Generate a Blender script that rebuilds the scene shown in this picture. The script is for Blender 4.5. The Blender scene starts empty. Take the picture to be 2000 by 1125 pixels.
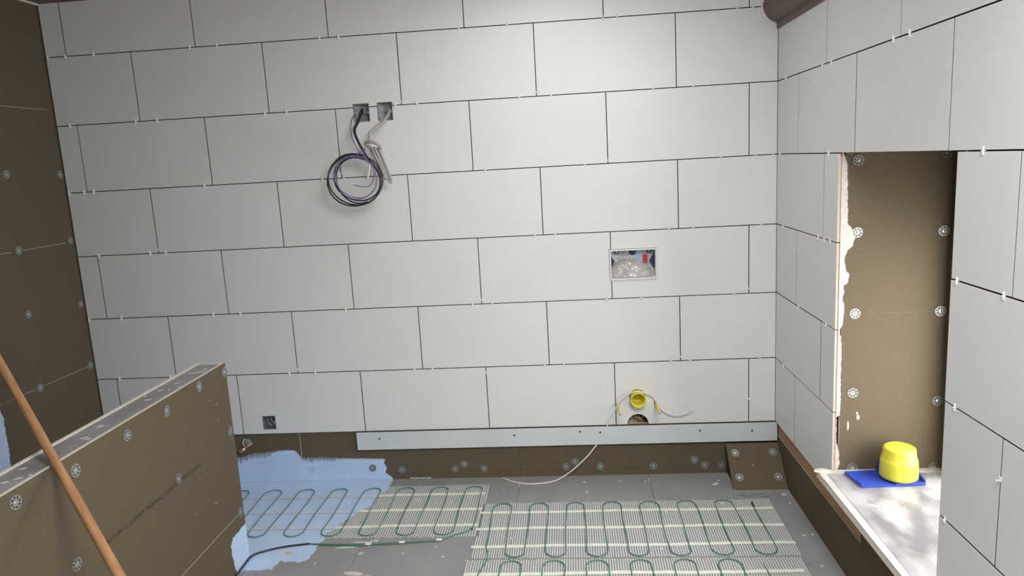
import bpy, bmesh, math, random
from mathutils import Vector, Matrix, noise
random.seed(7)
SC = bpy.context.scene
COL = SC.collection
PI = math.pi

# ------------------------------------------------------------------ camera
cam = bpy.data.cameras.new('camera')
cam.sensor_fit = 'HORIZONTAL'; cam.sensor_width = 36.0
cam.lens = 1413.32 / 2000 * 36.0
cam.clip_start = 0.02
camo = bpy.data.objects.new('camera', cam)
camo.location = (-0.89856, -3.22569, 1.48708)
camo.rotation_euler = (1.39653, 0.05522, 0.07424)
COL.objects.link(camo); SC.camera = camo

# ------------------------------------------------------------------ world, daylight
W = bpy.data.worlds.new('world'); SC.world = W; W.use_nodes = True
bg = W.node_tree.nodes['Background']
bg.inputs[0].default_value = (0.86, 0.92, 1.0, 1); bg.inputs[1].default_value = 0.06

def area(name, loc, direction, sx, sy, power, col=(1, 1, 1)):
    l = bpy.data.lights.new(name, 'AREA'); l.shape = 'RECTANGLE'; l.size = sx; l.size_y = sy
    l.energy = power; l.color = col
    o = bpy.data.objects.new(name, l); o.location = loc
    o.rotation_euler = Vector(direction).to_track_quat('-Z', 'Y').to_euler()
    COL.objects.link(o); return o
# daylight in the wall window of the alcove, in the two roof lights; plus an added sloped fill
area('daylight_wall_window', (0.400, -1.085, 0.775), (-1, 0, 0), 0.63, 0.78, 12.8, (1.0, 0.985, 0.955))
area('daylight_roof_window', (-0.58, -2.85, 2.60), (0, 0, -1), 0.74, 1.10, 60, (1.0, 0.99, 0.97))
area('sloped_fill_light', (-0.25, -2.90, 2.15), (-.28, .70, -.6), 0.80, 0.80, 39, (0.96, 0.98, 1.0))  # added fill light to balance the brightness, no known window here
area('daylight_ceiling_light', (-1.0, -0.80, 2.28), (0, 0, -1), 0.5, 0.5, 8.0, (1.0, 0.995, 0.985))

SC.view_settings.view_transform = 'Standard'; SC.view_settings.look = 'None'
SC.view_settings.exposure = 0.0; SC.view_settings.gamma = 1.0
SC.view_settings.use_curve_mapping = False

# ------------------------------------------------------------------ materials
def mat(name, col, rough=.5, metal=0., var=0., vscale=20., bump=0., bscale=300., spec=.5, coat=0., trans=0.,
        col2=None, detail=4., stretch=None, subs=0.):
    m = bpy.data.materials.new(name); m.use_nodes = True
    nt = m.node_tree; b = nt.nodes['Principled BSDF']
    b.inputs['Base Color'].default_value = (*col, 1); b.inputs['Roughness'].default_value = rough
    b.inputs['Metallic'].default_value = metal; b.inputs['Specular IOR Level'].default_value = spec
    b.inputs['Coat Weight'].default_value = coat; b.inputs['Transmission Weight'].default_value = trans
    tc = nt.nodes.new('ShaderNodeTexCoord'); src = tc.outputs['Object']
    if stretch:
        mp = nt.nodes.new('ShaderNodeMapping'); mp.inputs['Scale'].default_value = stretch
        nt.links.new(src, mp.inputs['Vector']); src = mp.outputs['Vector']
    if var or col2:
        n = nt.nodes.new('ShaderNodeTexNoise'); n.inputs['Scale'].default_value = vscale
        n.inputs['Detail'].default_value = detail; nt.links.new(src, n.inputs['Vector'])
        r = nt.nodes.new('ShaderNodeValToRGB')
        c2 = col2 if col2 else tuple(min(1, c * (1 + var)) for c in col)
        c1 = col if col2 else tuple(c * (1 - var) for c in col)
        r.color_ramp.elements[0].position = .35; r.color_ramp.elements[1].position = .65
        r.color_ramp.elements[0].color = (*c1, 1); r.color_ramp.elements[1].color = (*c2, 1)
        nt.links.new(n.outputs['Fac'], r.inputs['Fac']); nt.links.new(r.outputs['Color'], b.inputs['Base Color'])
    if bump:
        n2 = nt.nodes.new('ShaderNodeTexNoise'); n2.inputs['Scale'].default_value = bscale; n2.inputs['Detail'].default_value = 3
        nt.links.new(src, n2.inputs['Vector'])
        bp = nt.nodes.new('ShaderNodeBump'); bp.inputs['Strength'].default_value = bump; bp.inputs['Distance'].default_value = .002
        nt.links.new(n2.outputs['Fac'], bp.inputs['Height']); nt.links.new(bp.outputs['Normal'], b.inputs['Normal'])
    return m

M = {}
M['edge'] = mat('tile_edge_shaded', (.07, .06, .052), .9)  # darker than the tile body: shade of the joints put into the colour
M['glaze'] = mat('tile_glaze', (.77, .77, .755), .38, var=.012, vscale=6, bump=.04, bscale=350)
M['clay'] = mat('tile_body', (.56, .43, .355), .85, var=.08, vscale=60)
M['brown'] = mat('board_brown', (.128, .1025, .069), .85, var=.06, vscale=260, bump=.25, bscale=420, spec=.12)
M['backing'] = mat('backing_dark', (.05, .04, .03), .85, var=.1, vscale=30)
M['core'] = mat('board_core_cream', (.82, .76, .66), .8, var=.05, vscale=60, bump=.3, bscale=150)
M['grey'] = mat('board_grey', (.285, .282, .280), .6, var=.07, vscale=5, bump=.12, bscale=300)
M['greytop'] = mat('board_grey_foil', (.27, .265, .27), .36, col2=(.40, .395, .40), vscale=9, detail=6, bump=.35, bscale=40)
M['sill'] = mat('sill_grey_foil', (.21, .206, .222), .34, col2=(.43, .426, .44), vscale=13, detail=8, bump=.45, bscale=22, stretch=(1.0, .55, 1))
for _e, _p in zip([n for n in M['sill'].node_tree.nodes if n.type == 'VALTORGB'][0].color_ramp.elements, (.38, .60)): _e.position = _p
M['blue'] = mat('blue_tanking', (.51, .655, .89), .55, var=.04, vscale=8, bump=.25, bscale=60)
M['steel'] = mat('washer_zinc', (.42, .43, .42), .38, metal=.7, var=.1, vscale=200)
M['dark'] = mat('hole_dark', (.02, .018, .016), .9)
M['screw'] = mat('screw_steel', (.72, .73, .74), .25, metal=.9)
M['strip'] = mat('strip_pale_metal', (.66, .71, .72), .45, metal=.12, var=.03, vscale=5)
M['box'] = mat('galvanised', (.36, .38, .38), .45, metal=.7, col2=(.52, .54, .54), vscale=60)
M['black'] = mat('cable_black', (.035, .033, .04), .38)
M['purple'] = mat('cable_purple', (.20, .13, .30), .35)
M['greycable'] = mat('cable_grey', (.37, .35, .32), .45, var=.06, vscale=60)
M['white'] = mat('plastic_white', (.80, .79, .77), .4)
M['offwhite'] = mat('cable_white', (.78, .76, .72), .45)
M['yellow'] = mat('plastic_yellow', (.80, .72, .07), .35, spec=.5)
M['yellow2'] = mat('sleeve_yellow', (.78, .60, .12), .5)
M['bluep'] = mat('plastic_blue', (.035, .075, .46), .38)
M['navy'] = mat('plastic_navy', (.03, .035, .12), .4)
M['red'] = mat('label_red', (.60, .05, .04), .5)
M['lblue'] = mat('label_pale_blue', (.42, .56, .70), .5)
M['panel'] = mat('panel_pale', (.55, .57, .57), .45, var=.05, vscale=50)
M['ink'] = mat('print_ink', (.022, .019, .016), .8)
M['inkgrey'] = mat('print_ink_grey', (.2, .2, .21), .8)
M['bag'] = mat('clear_bag', (.62, .58, .54), .12, col2=(.78, .76, .73), vscale=30, coat=.6, trans=.25)
M['wood'] = mat('handle_wood', (.34, .165, .07), .5, col2=(.47, .26, .12), vscale=14, detail=6, stretch=(6, 6, .8), bump=.1, bscale=120)
M['batten'] = mat('batten_wood', (.36, .20, .10), .7, col2=(.46, .27, .14), vscale=30, stretch=(3, .3, 3), bump=.2, bscale=100)
M['beam'] = mat('beam_brown', (.125, .078, .062), .5, col2=(.16, .10, .08), vscale=14, stretch=(2, .3, 2), bump=.2, bscale=60)
M['plaster'] = mat('plaster_white', (.66, .63, .59), .85, var=.06, vscale=80, bump=.5, bscale=120)
M['bead'] = mat('adhesive_cream', (.56, .53, .49), .85, var=.08, vscale=60, bump=.6, bscale=120)
M['core2'] = mat('sill_edge_cream', (.50, .48, .445), .8, var=.08, vscale=40, bump=.3, bscale=100)
M['mesh'] = mat('mesh_white', (.66, .68, .66), .6)
M['tape'] = mat('tape_cream', (.78, .79, .70), .5, var=.05, vscale=40)
M['tapeblue'] = mat('tape_painted', (.56, .65, .72), .55, var=.06, vscale=20)
M['green'] = mat('cable_green', (.075, .22, .135), .4)
M['copper'] = mat('copper', (.72, .40, .22), .35, metal=.9)
M['pvcgrey'] = mat('pvc_grey', (.22, .24, .25), .5)
M['wallwhite'] = mat('plaster_wall', (.72, .72, .71), .8, var=.03, vscale=3)
M['ceil'] = mat('ceiling_timber', (.16, .105, .08), .65, col2=(.20, .13, .10), vscale=10, stretch=(.4, 3, 3))
M['frame'] = mat('window_frame', (.78, .78, .77), .4)
M['rubble'] = mat('hole_rubble', (.24, .14, .09), .9, col2=(.52, .43, .34), vscale=45, detail=5, bump=.8, bscale=60)
g = bpy.data.materials.new('glass'); g.use_nodes = True; M['glass'] = g
gb = g.node_tree.nodes['Principled BSDF']; gb.inputs['Transmission Weight'].default_value = 1; gb.inputs['Roughness'].default_value = .05
gb.inputs['Base Color'].default_value = (.95, .97, .98, 1)

g2 = bpy.data.materials.new('daylit_frosted_glass'); g2.use_nodes = True; M['litglass'] = g2
gb = g2.node_tree.nodes['Principled BSDF']; gb.inputs['Base Color'].default_value = (.7, .72, .73, 1); gb.inputs['Roughness'].default_value = .2
gb.inputs['Emission Color'].default_value = (1, .99, .97, 1); gb.inputs['Emission Strength'].default_value = 1.6

# ------------------------------------------------------------------ helpers
def link(name, me, parent=None, loc=None, rot=None):
    o = bpy.data.objects.new(name, me); COL.objects.link(o)
    if loc is not None: o.location = loc
    if rot is not None: o.rotation_euler = rot
    if parent is not None:
        o.parent = parent
        o.matrix_parent_inverse = parent_world(parent).inverted()
    return o

def parent_world(p):
    m = p.matrix_basis.copy()
    if p.parent is not None:
        m = parent_world(p.parent) @ p.matrix_parent_inverse @ m
    return m

def tag(o, label=None, cat=None, group=None, kind=None):
    if label: o['label'] = label
    if cat: o['category'] = cat
    if group: o['group'] = group
    if kind: o['kind'] = kind
    return o

def empty(name, loc=(0, 0, 0)):
    o = bpy.data.objects.new(name, None); o.location = loc; o.empty_display_size = .05
    COL.objects.link(o); return o

class MB:
    """collects shapes, builds ONE mesh"""
    def __init__(s): s.v = []; s.f = []; s.m = []; s.sm = []
    def add(s, vs, fs, mi=0, smooth=False):
        n = len(s.v); s.v += [tuple(v) for v in vs]
        for f in fs: s.f.append(tuple(i + n for i in f)); s.m.append(mi); s.sm.append(smooth)
        return s
    def box(s, x0, x1, y0, y1, z0, z1, mi=0):
        if x0 > x1: x0, x1 = x1, x0
        if y0 > y1: y0, y1 = y1, y0
        if z0 > z1: z0, z1 = z1, z0
        v = [(x0,y0,z0),(x1,y0,z0),(x1,y1,z0),(x0,y1,z0),(x0,y0,z1),(x1,y0,z1),(x1,y1,z1),(x0,y1,z1)]
        # face order: bottom, top, -y, +x, +y, -x
        f = [(3,2,1,0),(4,5,6,7),(0,1,5,4),(1,2,6,5),(2,3,7,6),(3,0,4,7)]
        if isinstance(mi, int): return s.add(v, f, mi)
        n = len(s.v); s.v += v
        for k, q in enumerate(f): s.f.append(tuple(i + n for i in q)); s.m.append(mi[k]); s.sm.append(False)
        return s
    def tube(s, pts, r, n=8, mi=0, cap=True):
        pts = [Vector(p) for p in pts]; rs = r if isinstance(r, (list, tuple)) else [r] * len(pts)
        up = None; rings = []
        for i, p in enumerate(pts):
            t = (pts[min(i+1, len(pts)-1)] - pts[max(i-1, 0)]).normalized()
            if up is None:
                a = Vector((0, 0, 1)) if abs(t.z) < .9 else Vector((1, 0, 0)); up = (a - t * a.dot(t)).normalized()
            else:
                up = up - t * up.dot(t); up = up.normalized() if up.length > 1e-6 else t.orthogonal().normalized()
            w = t.cross(up)
            rings.append([p + (up * math.cos(2*PI*k/n) + w * math.sin(2*PI*k/n)) * rs[i] for k in range(n)])
        v = [q for rg in rings for q in rg]; f = []
        for i in range(len(pts) - 1):
            for k in range(n):
                a = i*n + k; b = i*n + (k+1) % n; f.append((a, b, b + n, a + n))
        s.add(v, f, mi, True)
        if cap:
            s.add(rings[0], [tuple(range(n))[::-1]], mi); s.add(rings[-1], [tuple(range(n))], mi)
        return s
    def lathe(s, prof, n=24, o=(0,0,0), axis='z', mi=0):
        v = []; f = []
        for r, h in prof:
            for k in range(n):
                a = 2*PI*k/n; c, d = r*math.cos(a), r*math.sin(a)
                if axis == 'z': p = (c, d, h)
                elif axis == 'y': p = (c, -h, d)     # h runs towards -y (into the room)
                else: p = (h, c, d)
                v.append((p[0]+o[0], p[1]+o[1], p[2]+o[2]))
        for i in range(len(prof) - 1):
            for k in range(n):
                a = i*n+k; b = i*n+(k+1) % n; f.append((a, b, b+n, a+n))
        return s.add(v, f, mi, True)
    def build(s, name, mats, parent=None, loc=None, rot=None, recalc=True):
        me = bpy.data.meshes.new(name); me.from_pydata(s.v, [], s.f)
        for m in (mats if isinstance(mats, (list, tuple)) else [mats]): me.materials.append(m)
        me.polygons.foreach_set('material_index', s.m); me.polygons.foreach_set('use_smooth', s.sm)
        if recalc:
            bm = bmesh.new(); bm.from_mesh(me); bmesh.ops.recalc_face_normals(bm, faces=bm.faces); bm.to_mesh(me); bm.free()
        me.update()
        if loc is not None or rot is not None or parent is not None or True:
            return link(name, me, parent, loc, rot)

def plate(name, outer, holes, mapf, d0, d1, mats, parent=None, side_mi=1, chamfer=0):
    """flat plate with holes; mapf(u, v, d) -> point; front at depth d0, back at d1"""
    bm = bmesh.new(); loops = []
    for poly in [outer] + holes:
        vs = [bm.verts.new(mapf(u, v, d0)) for u, v in poly]
        loops.append(vs)
    es = []
    for vs in loops:
        for i in range(len(vs)): es.append(bm.edges.new((vs[i], vs[(i+1) % len(vs)])))
    bmesh.ops.triangle_fill(bm, use_beauty=True, edges=es)
    front = list(bm.faces)
    off = Vector(mapf(0, 0, d1)) - Vector(mapf(0, 0, d0))
    vm = {v: bm.verts.new(v.co + off) for v in list(bm.verts)}
    for f in front: f.material_index = 0
    for f in front:
        nf = bm.faces.new([vm[v] for v in reversed(f.verts)]); nf.material_index = side_mi
    for vs in loops:
        for i in range(len(vs)):
            a, b = vs[i], vs[(i+1) % len(vs)]
            nf = bm.faces.new((a, b, vm[b], vm[a])); nf.material_index = side_mi
    bmesh.ops.recalc_face_normals(bm, faces=bm.faces)
    me = bpy.data.meshes.new(name); bm.to_mesh(me); bm.free()
    for m in mats: me.materials.append(m)
    return link(name, me, parent)

def circ(cx, cz, r, n=20, a0=0., a1=2*PI, close=True):
    m = n if close else n + 1
    return [(cx + r*math.cos(a0 + (a1-a0)*k/n), cz + r*math.sin(a0 + (a1-a0)*k/n)) for k in range(m)]
def rect(x0, x1, z0, z1): return [(x0, z0), (x1, z0), (x1, z1), (x0, z1)]
back = lambda u, v, d: (u, d, v)            # plane facing -y, depth along +y
right = lambda u, v, d: (d, u, v)           # right wall: u = y, v = z, depth along +x
floorm = lambda u, v, d: (u, v, d)

def smoothpath(pts, n=8):
    pts = [Vector(p) for p in pts]; out = []
    P = [pts[0]*2 - pts[1]] + pts + [pts[-1]*2 - pts[-2]]
    for i in range(1, len(P) - 2):
        for k in range(n):
            t = k / n; a, b, c, d = P[i-1], P[i], P[i+1], P[i+2]
            out.append(.5*((2*b) + (-a + c)*t + (2*a - 5*b + 4*c - d)*t*t + (-a + 3*b - 3*c + d)*t**3))
    out.append(pts[-1]); return out

# ---- the fixing washer, shared mesh, lies in the xy plane with its face towards +z
def washer_mesh():
    b = MB(); n = 32
    def ring(r0, r1, z0, z1, mi):
        v = []; f = []
        for k in range(n):
            a = 2*PI*k/n
            v.append((r0*math.cos(a), r0*math.sin(a), z0)); v.append((r1*math.cos(a), r1*math.sin(a), z1))
        for k in range(n): j = (k+1) % n; f.append((2*k, 2*k+1, 2*j+1, 2*j))
        b.add(v, f, mi, True)
    ring(0.0001, .0172, .0004, .0004, 1)  # dark disc behind the holes, their shade given as colour
    ring(.0178, .0181, .0, .0012, 0); ring(.0143, .0178, .0013, .0014, 0)
    ring(.0085, .0090, .0010, .0010, 0); ring(.0048, .0086, .0008, .0011, 0); ring(.0, .0048, .0022, .0012, 2)
    for k in range(8):
        a = 2*PI*k/8; w = .0019
        c, s = math.cos(a), math.sin(a)
        pts = [(.0086, -w), (.0146, -w*1.55), (.0146, w*1.55), (.0086, w)]
        b.add([(c*x - s*y, s*x + c*y, .00115) for x, y in pts], [(0, 1, 2, 3)], 0)
    o = b.build('washer_source', [M['steel'], M['dark'], M['screw']], recalc=False)
    me = o.data; bpy.data.objects.remove(o); return me
WASHER = washer_mesh()
WASHER_BLUE = WASHER.copy()
for _i in range(3): WASHER_BLUE.materials[_i] = M['blue']
WROT = {'x+': (0, PI/2, 0), 'y-': (PI/2, 0, 0), 'x-': (0, -PI/2, 0), 'z+': (0, 0, 0)}
def washer(parent, p, face, mesh=None):
    base = {'x+': Matrix.Rotation(PI/2, 4, 'Y'), 'y-': Matrix.Rotation(PI/2, 4, 'X'), 'x-': Matrix.Rotation(-PI/2, 4, 'Y')}
    m = (base[face] if isinstance(face, str) else face) @ Matrix.Rotation(random.uniform(0, 6), 4, 'Z')
    tilt = Matrix.Rotation(random.uniform(-.05, .05), 4, 'X') @ Matrix.Rotation(random.uniform(-.05, .05), 4, 'Y')
    m = m @ tilt
    return link('fixing_washer', mesh or WASHER, parent, p, m.to_euler())

# ------------------------------------------------------------------ joint lines measured on the tiled walls
JZ = [.253, .551, .850, 1.153, 1.452, 1.755, 2.058, 2.290]        # bottom edge ... ceiling
EV = [-3.2140, -3.118, -2.514, -1.910, -1.313, -.720, -.118, -.001]
OD = [-3.2140, -2.815, -2.211, -1.610, -1.017, -.421, -.001]
GAP = .0036; TT = .010

# ------------------------------------------------------------------ floor
fb = MB().box(-3.4, .5, -4.3, .10, -.12, -.014)
floor = tag(fb.build('floor', M['backing']), 'grey insulation board floor with pale specks', 'floor', kind='structure')
xs = [-3.222, -2.98, -2.38, -1.782, -1.179, -.579, .016]; ys = [.012, -1.19, -2.39, -3.59, -4.3]
for i in range(len(xs) - 1):
    for j in range(len(ys) - 1):
        MB().box(xs[i]+.0008, xs[i+1]-.0008, ys[j+1]+.0008, ys[j]-.0008, -.013, 0).build('floor_board', M['grey'], floor)

# ------------------------------------------------------------------ back wall
holes = [rect(-1.829, -1.757, 1.692, 1.771), rect(-1.721, -1.653, 1.692, 1.771), rect(-2.412, -2.348, .274, .342),
         rect(-.728, -.516, .933, 1.074), circ(-.619, .385, .0365), circ(-.709, .351, .0085, 10), circ(-.536, .353, .0095, 10),
         circ(-.620, .262, .050, 24)]
plate('x', rect(-3.30, .10, .0, 2.34), holes, back, .0225, .10, [M['backing'], M['backing']])
wall_back = bpy.data.objects['x']; wall_back.name = 'wall_back'
tag(wall_back, 'long wall of large pale grey tiles, brown board below', 'wall', kind='structure')
# solid behind the openings, so that nothing shows through them
MB().box(-3.3, .4, .13, .16, 0, 2.34).build('backing', M['backing'], wall_back)

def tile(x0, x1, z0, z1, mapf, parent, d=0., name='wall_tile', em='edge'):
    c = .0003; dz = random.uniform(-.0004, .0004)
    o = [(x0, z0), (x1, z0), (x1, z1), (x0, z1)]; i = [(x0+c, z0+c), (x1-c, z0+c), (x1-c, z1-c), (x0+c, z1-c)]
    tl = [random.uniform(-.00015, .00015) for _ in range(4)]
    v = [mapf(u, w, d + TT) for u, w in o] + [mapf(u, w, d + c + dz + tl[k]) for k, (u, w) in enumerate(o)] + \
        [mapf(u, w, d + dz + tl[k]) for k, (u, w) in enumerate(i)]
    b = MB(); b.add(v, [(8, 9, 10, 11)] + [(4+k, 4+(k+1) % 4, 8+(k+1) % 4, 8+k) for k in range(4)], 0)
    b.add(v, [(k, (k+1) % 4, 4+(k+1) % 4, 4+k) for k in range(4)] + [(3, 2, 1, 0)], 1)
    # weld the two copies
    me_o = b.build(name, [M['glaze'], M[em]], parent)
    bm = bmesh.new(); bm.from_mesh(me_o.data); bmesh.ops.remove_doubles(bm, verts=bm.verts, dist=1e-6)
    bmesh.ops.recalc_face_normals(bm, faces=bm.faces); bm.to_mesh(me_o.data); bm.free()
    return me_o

h = GAP / 2
for r in range(7):
    z0, z1 = JZ[r] + (h if r else 0), JZ[r+1] - h
    cuts = EV if r % 2 == 0 else OD
    for k in range(len(cuts) - 1):
        x0, x1 = cuts[k] + (h if k else 0), cuts[k+1] - (h if k < len(cuts) - 2 else 0)
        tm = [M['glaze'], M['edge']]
        if r == 5 and k == 2:      # notched for the two metal boxes, from below
            pl = [(x0, z0), (-1.829, z0), (-1.829, 1.771), (-1.757, 1.771), (-1.757, z0), (-1.721, z0), (-1.721, 1.771), (-1.653, 1.771), (-1.653, z0), (x1, z0), (x1, z1), (x0, z1)]
            plate('wall_tile', pl, [], back, 0, TT, tm, wall_back)
        elif r == 4 and k == 3:    # the same boxes, from above
            pl = [(x0, z0), (x1, z0), (x1, z1), (-1.653, z1), (-1.653, 1.692), (-1.721, 1.692), (-1.721, z1), (-1.757, z1), (-1.757, 1.692), (-1.829, 1.692), (-1.829, z1), (x0, z1)]
            plate('wall_tile', pl, [], back, 0, TT, tm, wall_back)
        elif r == 0 and k == 2:
            plate('wall_tile', rect(x0, x1, z0, z1), [rect(-2.412, -2.348, .274, .342)], back, 0, TT, tm, wall_back)
        elif r == 2 and k == 5:
            pl = [(x0, z0), (x1, z0), (x1, z1), (x0, z1), (x0, 1.074), (-.516, 1.074), (-.516, .933), (x0, .933)]
            plate('wall_tile', pl, [], back, 0, TT, tm, wall_back)
        elif r == 2 and k == 4:
            pl = [(x0, z0), (x1, z0), (x1, .933), (-.728, .933), (-.728, 1.074), (x1, 1.074), (x1, z1), (x0, z1)]
            plate('wall_tile', pl, [], back, 0, TT, tm, wall_back)
        elif r == 0 and k == 5:
            a0 = math.asin((z0 - .253) / .0515) if False else 0
            arc = circ(-.620, z0, .049, 20, PI, 0, close=False)
            pl = [(x0, z0)] + arc + [(x1, z0), (x1, z1), (x0, z1)]
            plate('wall_tile', pl, [circ(-.619, .385, .0365), circ(-.709, .351, .0085, 10), circ(-.536, .353, .0095, 10)], back, 0, TT, tm, wall_back)
        else:
            tile(x0, x1, z0, z1, back, wall_back)
# brown boards below the tiles
BM = (M['brown'], M['core'])
wz = [(-1.752, .048), (-1.493, .047), (-1.446, .070), (-1.352, .046), (-.961, .047), (-.917, .072), (-.800, .044), (-.552, .043), (-.363, .068), (-.316, .041), (-.237, .041),
      (-1.895, .061), (-2.196, .056)]
for x0, x1 in ((-3.222, -2.243), (-2.239, -1.181), (-1.178, .015)):
    b = MB().box(x0, x1, .010, .0215, .0354, .252, (1, 1, 0, 1, 0, 1)).build('backer_board', BM, wall_back)
    for x, z in wz:
        if x0 < x < x1: washer(b, (x, .0085 if x < -1.85 else .0098, z), 'y-', WASHER_BLUE if x < -2 else None)
for x0, x1 in ((-3.222, -2.2), (-2.199, -1.0), (-.999, .015)):
    MB().box(x0, x1, .0100, .0215, 0, .0346, (1, 0, 0, 1, 0, 1)).build('skirting_strip', BM, wall_back)
def jag(pts, amp, step):
    out = []
    for (a, b), (c, d) in zip(pts[:-1], pts[1:]):
        L = math.hypot(c - a, d - b); n = max(1, int(L / step))
        for k in range(n):
            t = k / n; out.append((a + (c-a)*t + random.uniform(-amp, amp), b + (d-b)*t + random.uniform(-amp, amp)))
    out.append(pts[-1]); return out
# blue tanking coat on the lower back wall, with the brush fringe along its top edge
top = [(-2.66, .120), (-2.556, .125), (-2.492, .142), (-2.415, .148), (-2.362, .160), (-2.311, .163), (-2.275, .160), (-2.258, .140), (-2.245, .118), (-2.162, .118), (-2.086, .115), (-1.959, .112), (-1.829, .108)]
def topz(x):
    for (a, b), (c, d) in zip(top[:-1], top[1:]):
        if a <= x <= c: return b + (d - b) * (x - a) / (c - a)
    return top[-1][1]
pl = [(-3.22, .0353), (-3.22, .12)]; x = -3.20
while x < -1.84:
    fr = .030 if -2.60 < x < -2.40 else (.006 if -2.33 < x < -2.25 else (.024 if x > -2.24 and x < -2.08 else .008))
    z = topz(max(x, -2.66)); pl.append((x, z - random.uniform(.35, 1)*fr)); pl.append((x + .0018, z + random.uniform(0, fr*.3)))
    pl.append((x + .0034, z + random.uniform(0, fr*.3))); pl.append((x + .0040, z - random.uniform(.35, 1)*fr)); x += random.uniform(.0056, .0076)
pl += [(-1.829, .108), (-1.838, .085), (-1.826, .06), (-1.835, .0353)]
plate('tanking_coat', pl, [], back, .0092, .0099, [M['blue'], M['blue']], wall_back)
plate('tanking_coat', [(-3.22, .0003)] + [(-1.80, .0003), (-1.805, .012), (-1.82, .024), (-1.835, .0353), (-3.22, .0353)], [], back, .0093, .0099, [M['blue'], M['blue']], wall_back)
for k in range(9):                                  # row of adhesive crumbs at the foot of the wall
    x = -1.71 + k*.0115 + random.uniform(-.002, .002)
    MB().lathe([(.0005, .0), (.005, .002), (.0045, .006), (.0005, .008)], 6, (x, .0055, .001 + .001*random.random())).build('adhesive_crumb', M['plaster'], wall_back)

# ------------------------------------------------------------------ left wall
wl = MB().box(-3.40, -3.2355, -4.3, .022, 0, 2.34).build('wall_left', M['backing'])
tag(wl, 'dark brown board wall with round metal fixings', 'wall', kind='structure')
lz = [0, .030, .629, 1.226, 1.827, 2.282]
lw = [(-.345, 1.546), (-.350, 1.229), (-.358, .954), (-.364, .629), (-.020, 1.538), (-.022, 1.233), (-.024, .931), (-.026, .632), (-.34, 1.86), (-.35, .33), (-.72, .63), (-.72, 1.23)]
for j in range(5):
    for y0, y1 in ((.009, -1.19), (-1.191, -2.39), (-2.391, -4.3)):
        b = MB().box(-3.2345, -3.222, y1, y0, lz[j] + .0008, lz[j+1] - .0008, (1, 1, 1, 0, 1, 0)).build('backer_board', BM, wl)
        for y, z in lw:
            if y1 < y < y0 and lz[j] - .0001 < z <= lz[j+1]: washer(b, (-3.2218, y, z), 'x+')
MB().box(-3.2345, -3.214, -4.3, .008, 2.2825, 2.2895).build('edge_bead', M['core'], wl)
for (zc, seg) in ((.629, ((-.045, -.33), (-.40, -.52))), (1.226, ((-.05, -.33), (-.39, -.60))), (1.827, ((-.03, -.34),))):   # filler showing in the board joints
    for y0, y1 in seg: MB().box(-3.2218, -3.2212, y1, y0, zc - .0013, zc + .0013).build('joint_filler', M['greycable'], wl)
pl = [(-4.2, .02), (-.62, .02)] + jag([(-.60, .02), (-.598, .337), (-.591, .39), (-.587, .455), (-.588, .522), (-.586, .576), (-.600, .621), (-.63, .66), (-.75, .70), (-1.2, .71)], .004, .006) + [(-4.2, .72)]
plate('tanking_coat', pl, [], lambda u, v, d: (d, u, v), -3.2213, -3.2219, [M['blue'], M['blue']], wl)

# ------------------------------------------------------------------ right wall with the window alcove
wr = MB()
wr.box(.0225, .62, -.7015, .10, .0, 2.34)           # far pier
wr.box(.0225, .62, -4.3, -1.456, .0, 2.34)         # near pier
wr.box(.0225, .62, -1.456, -.7015, 1.4662, 2.34)    # over the alcove
wr.box(.0225, .62, -1.456, -.7015, .0, .310)        # under the sill
wr = wr.build('wall_right', M['backing']); tag(wr, 'tiled side wall with a deep window alcove', 'wall', kind='structure')
RE = [-.002, -.280, -.846, -1.414, -1.982, -2.55, -3.11, -3.7, -4.3]
RO = [-.002, -.578, -1.140, -1.696, -2.26, -2.83, -3.4, -4.0, -4.3]
YF, YN = -.714, -1.456                              # alcove edges
for r in range(7):
    z0, z1 = JZ[r] + (h if r else 0), JZ[r+1] - h
    cuts = RE if r % 2 == 0 else RO
    segs = []
    for k in range(len(cuts) - 1):
        a, b = cuts[k] - (h if k else 0), cuts[k+1] + h
        if r < 4:
            if a > YF: segs.append((max(b, YF), a))
            if b < YN: segs.append((b, min(a, YN)))
        else: segs.append((b, a))
    for y0, y1 in segs:
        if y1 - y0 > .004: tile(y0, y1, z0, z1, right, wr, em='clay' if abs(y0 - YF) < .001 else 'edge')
for y0, y1, zt in ((-.62, .009, .185), (-.955, -.621, .185), (-1.215, -.956, .262), (-4.3, -1.216, .185)):
    MB().box(.0105, .0218, y0 + .0006, y1 - .0006, .0, zt, (1, 1, 0, 1, 1, 0)).build('backer_board', BM, wr)
MB().box(.0115, .0221, -.9554, .009, .1856, .2525).build('timber_batten', M['batten'], wr)
MB().box(.0115, .0221, -4.3, -1.2156, .1856, .2525).build('timber_batten', M['batten'], wr)
MB().box(.0115, .0221, -1.456, -.714, .263, .309).build('timber_batten', M['batten'], wr)
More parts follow.
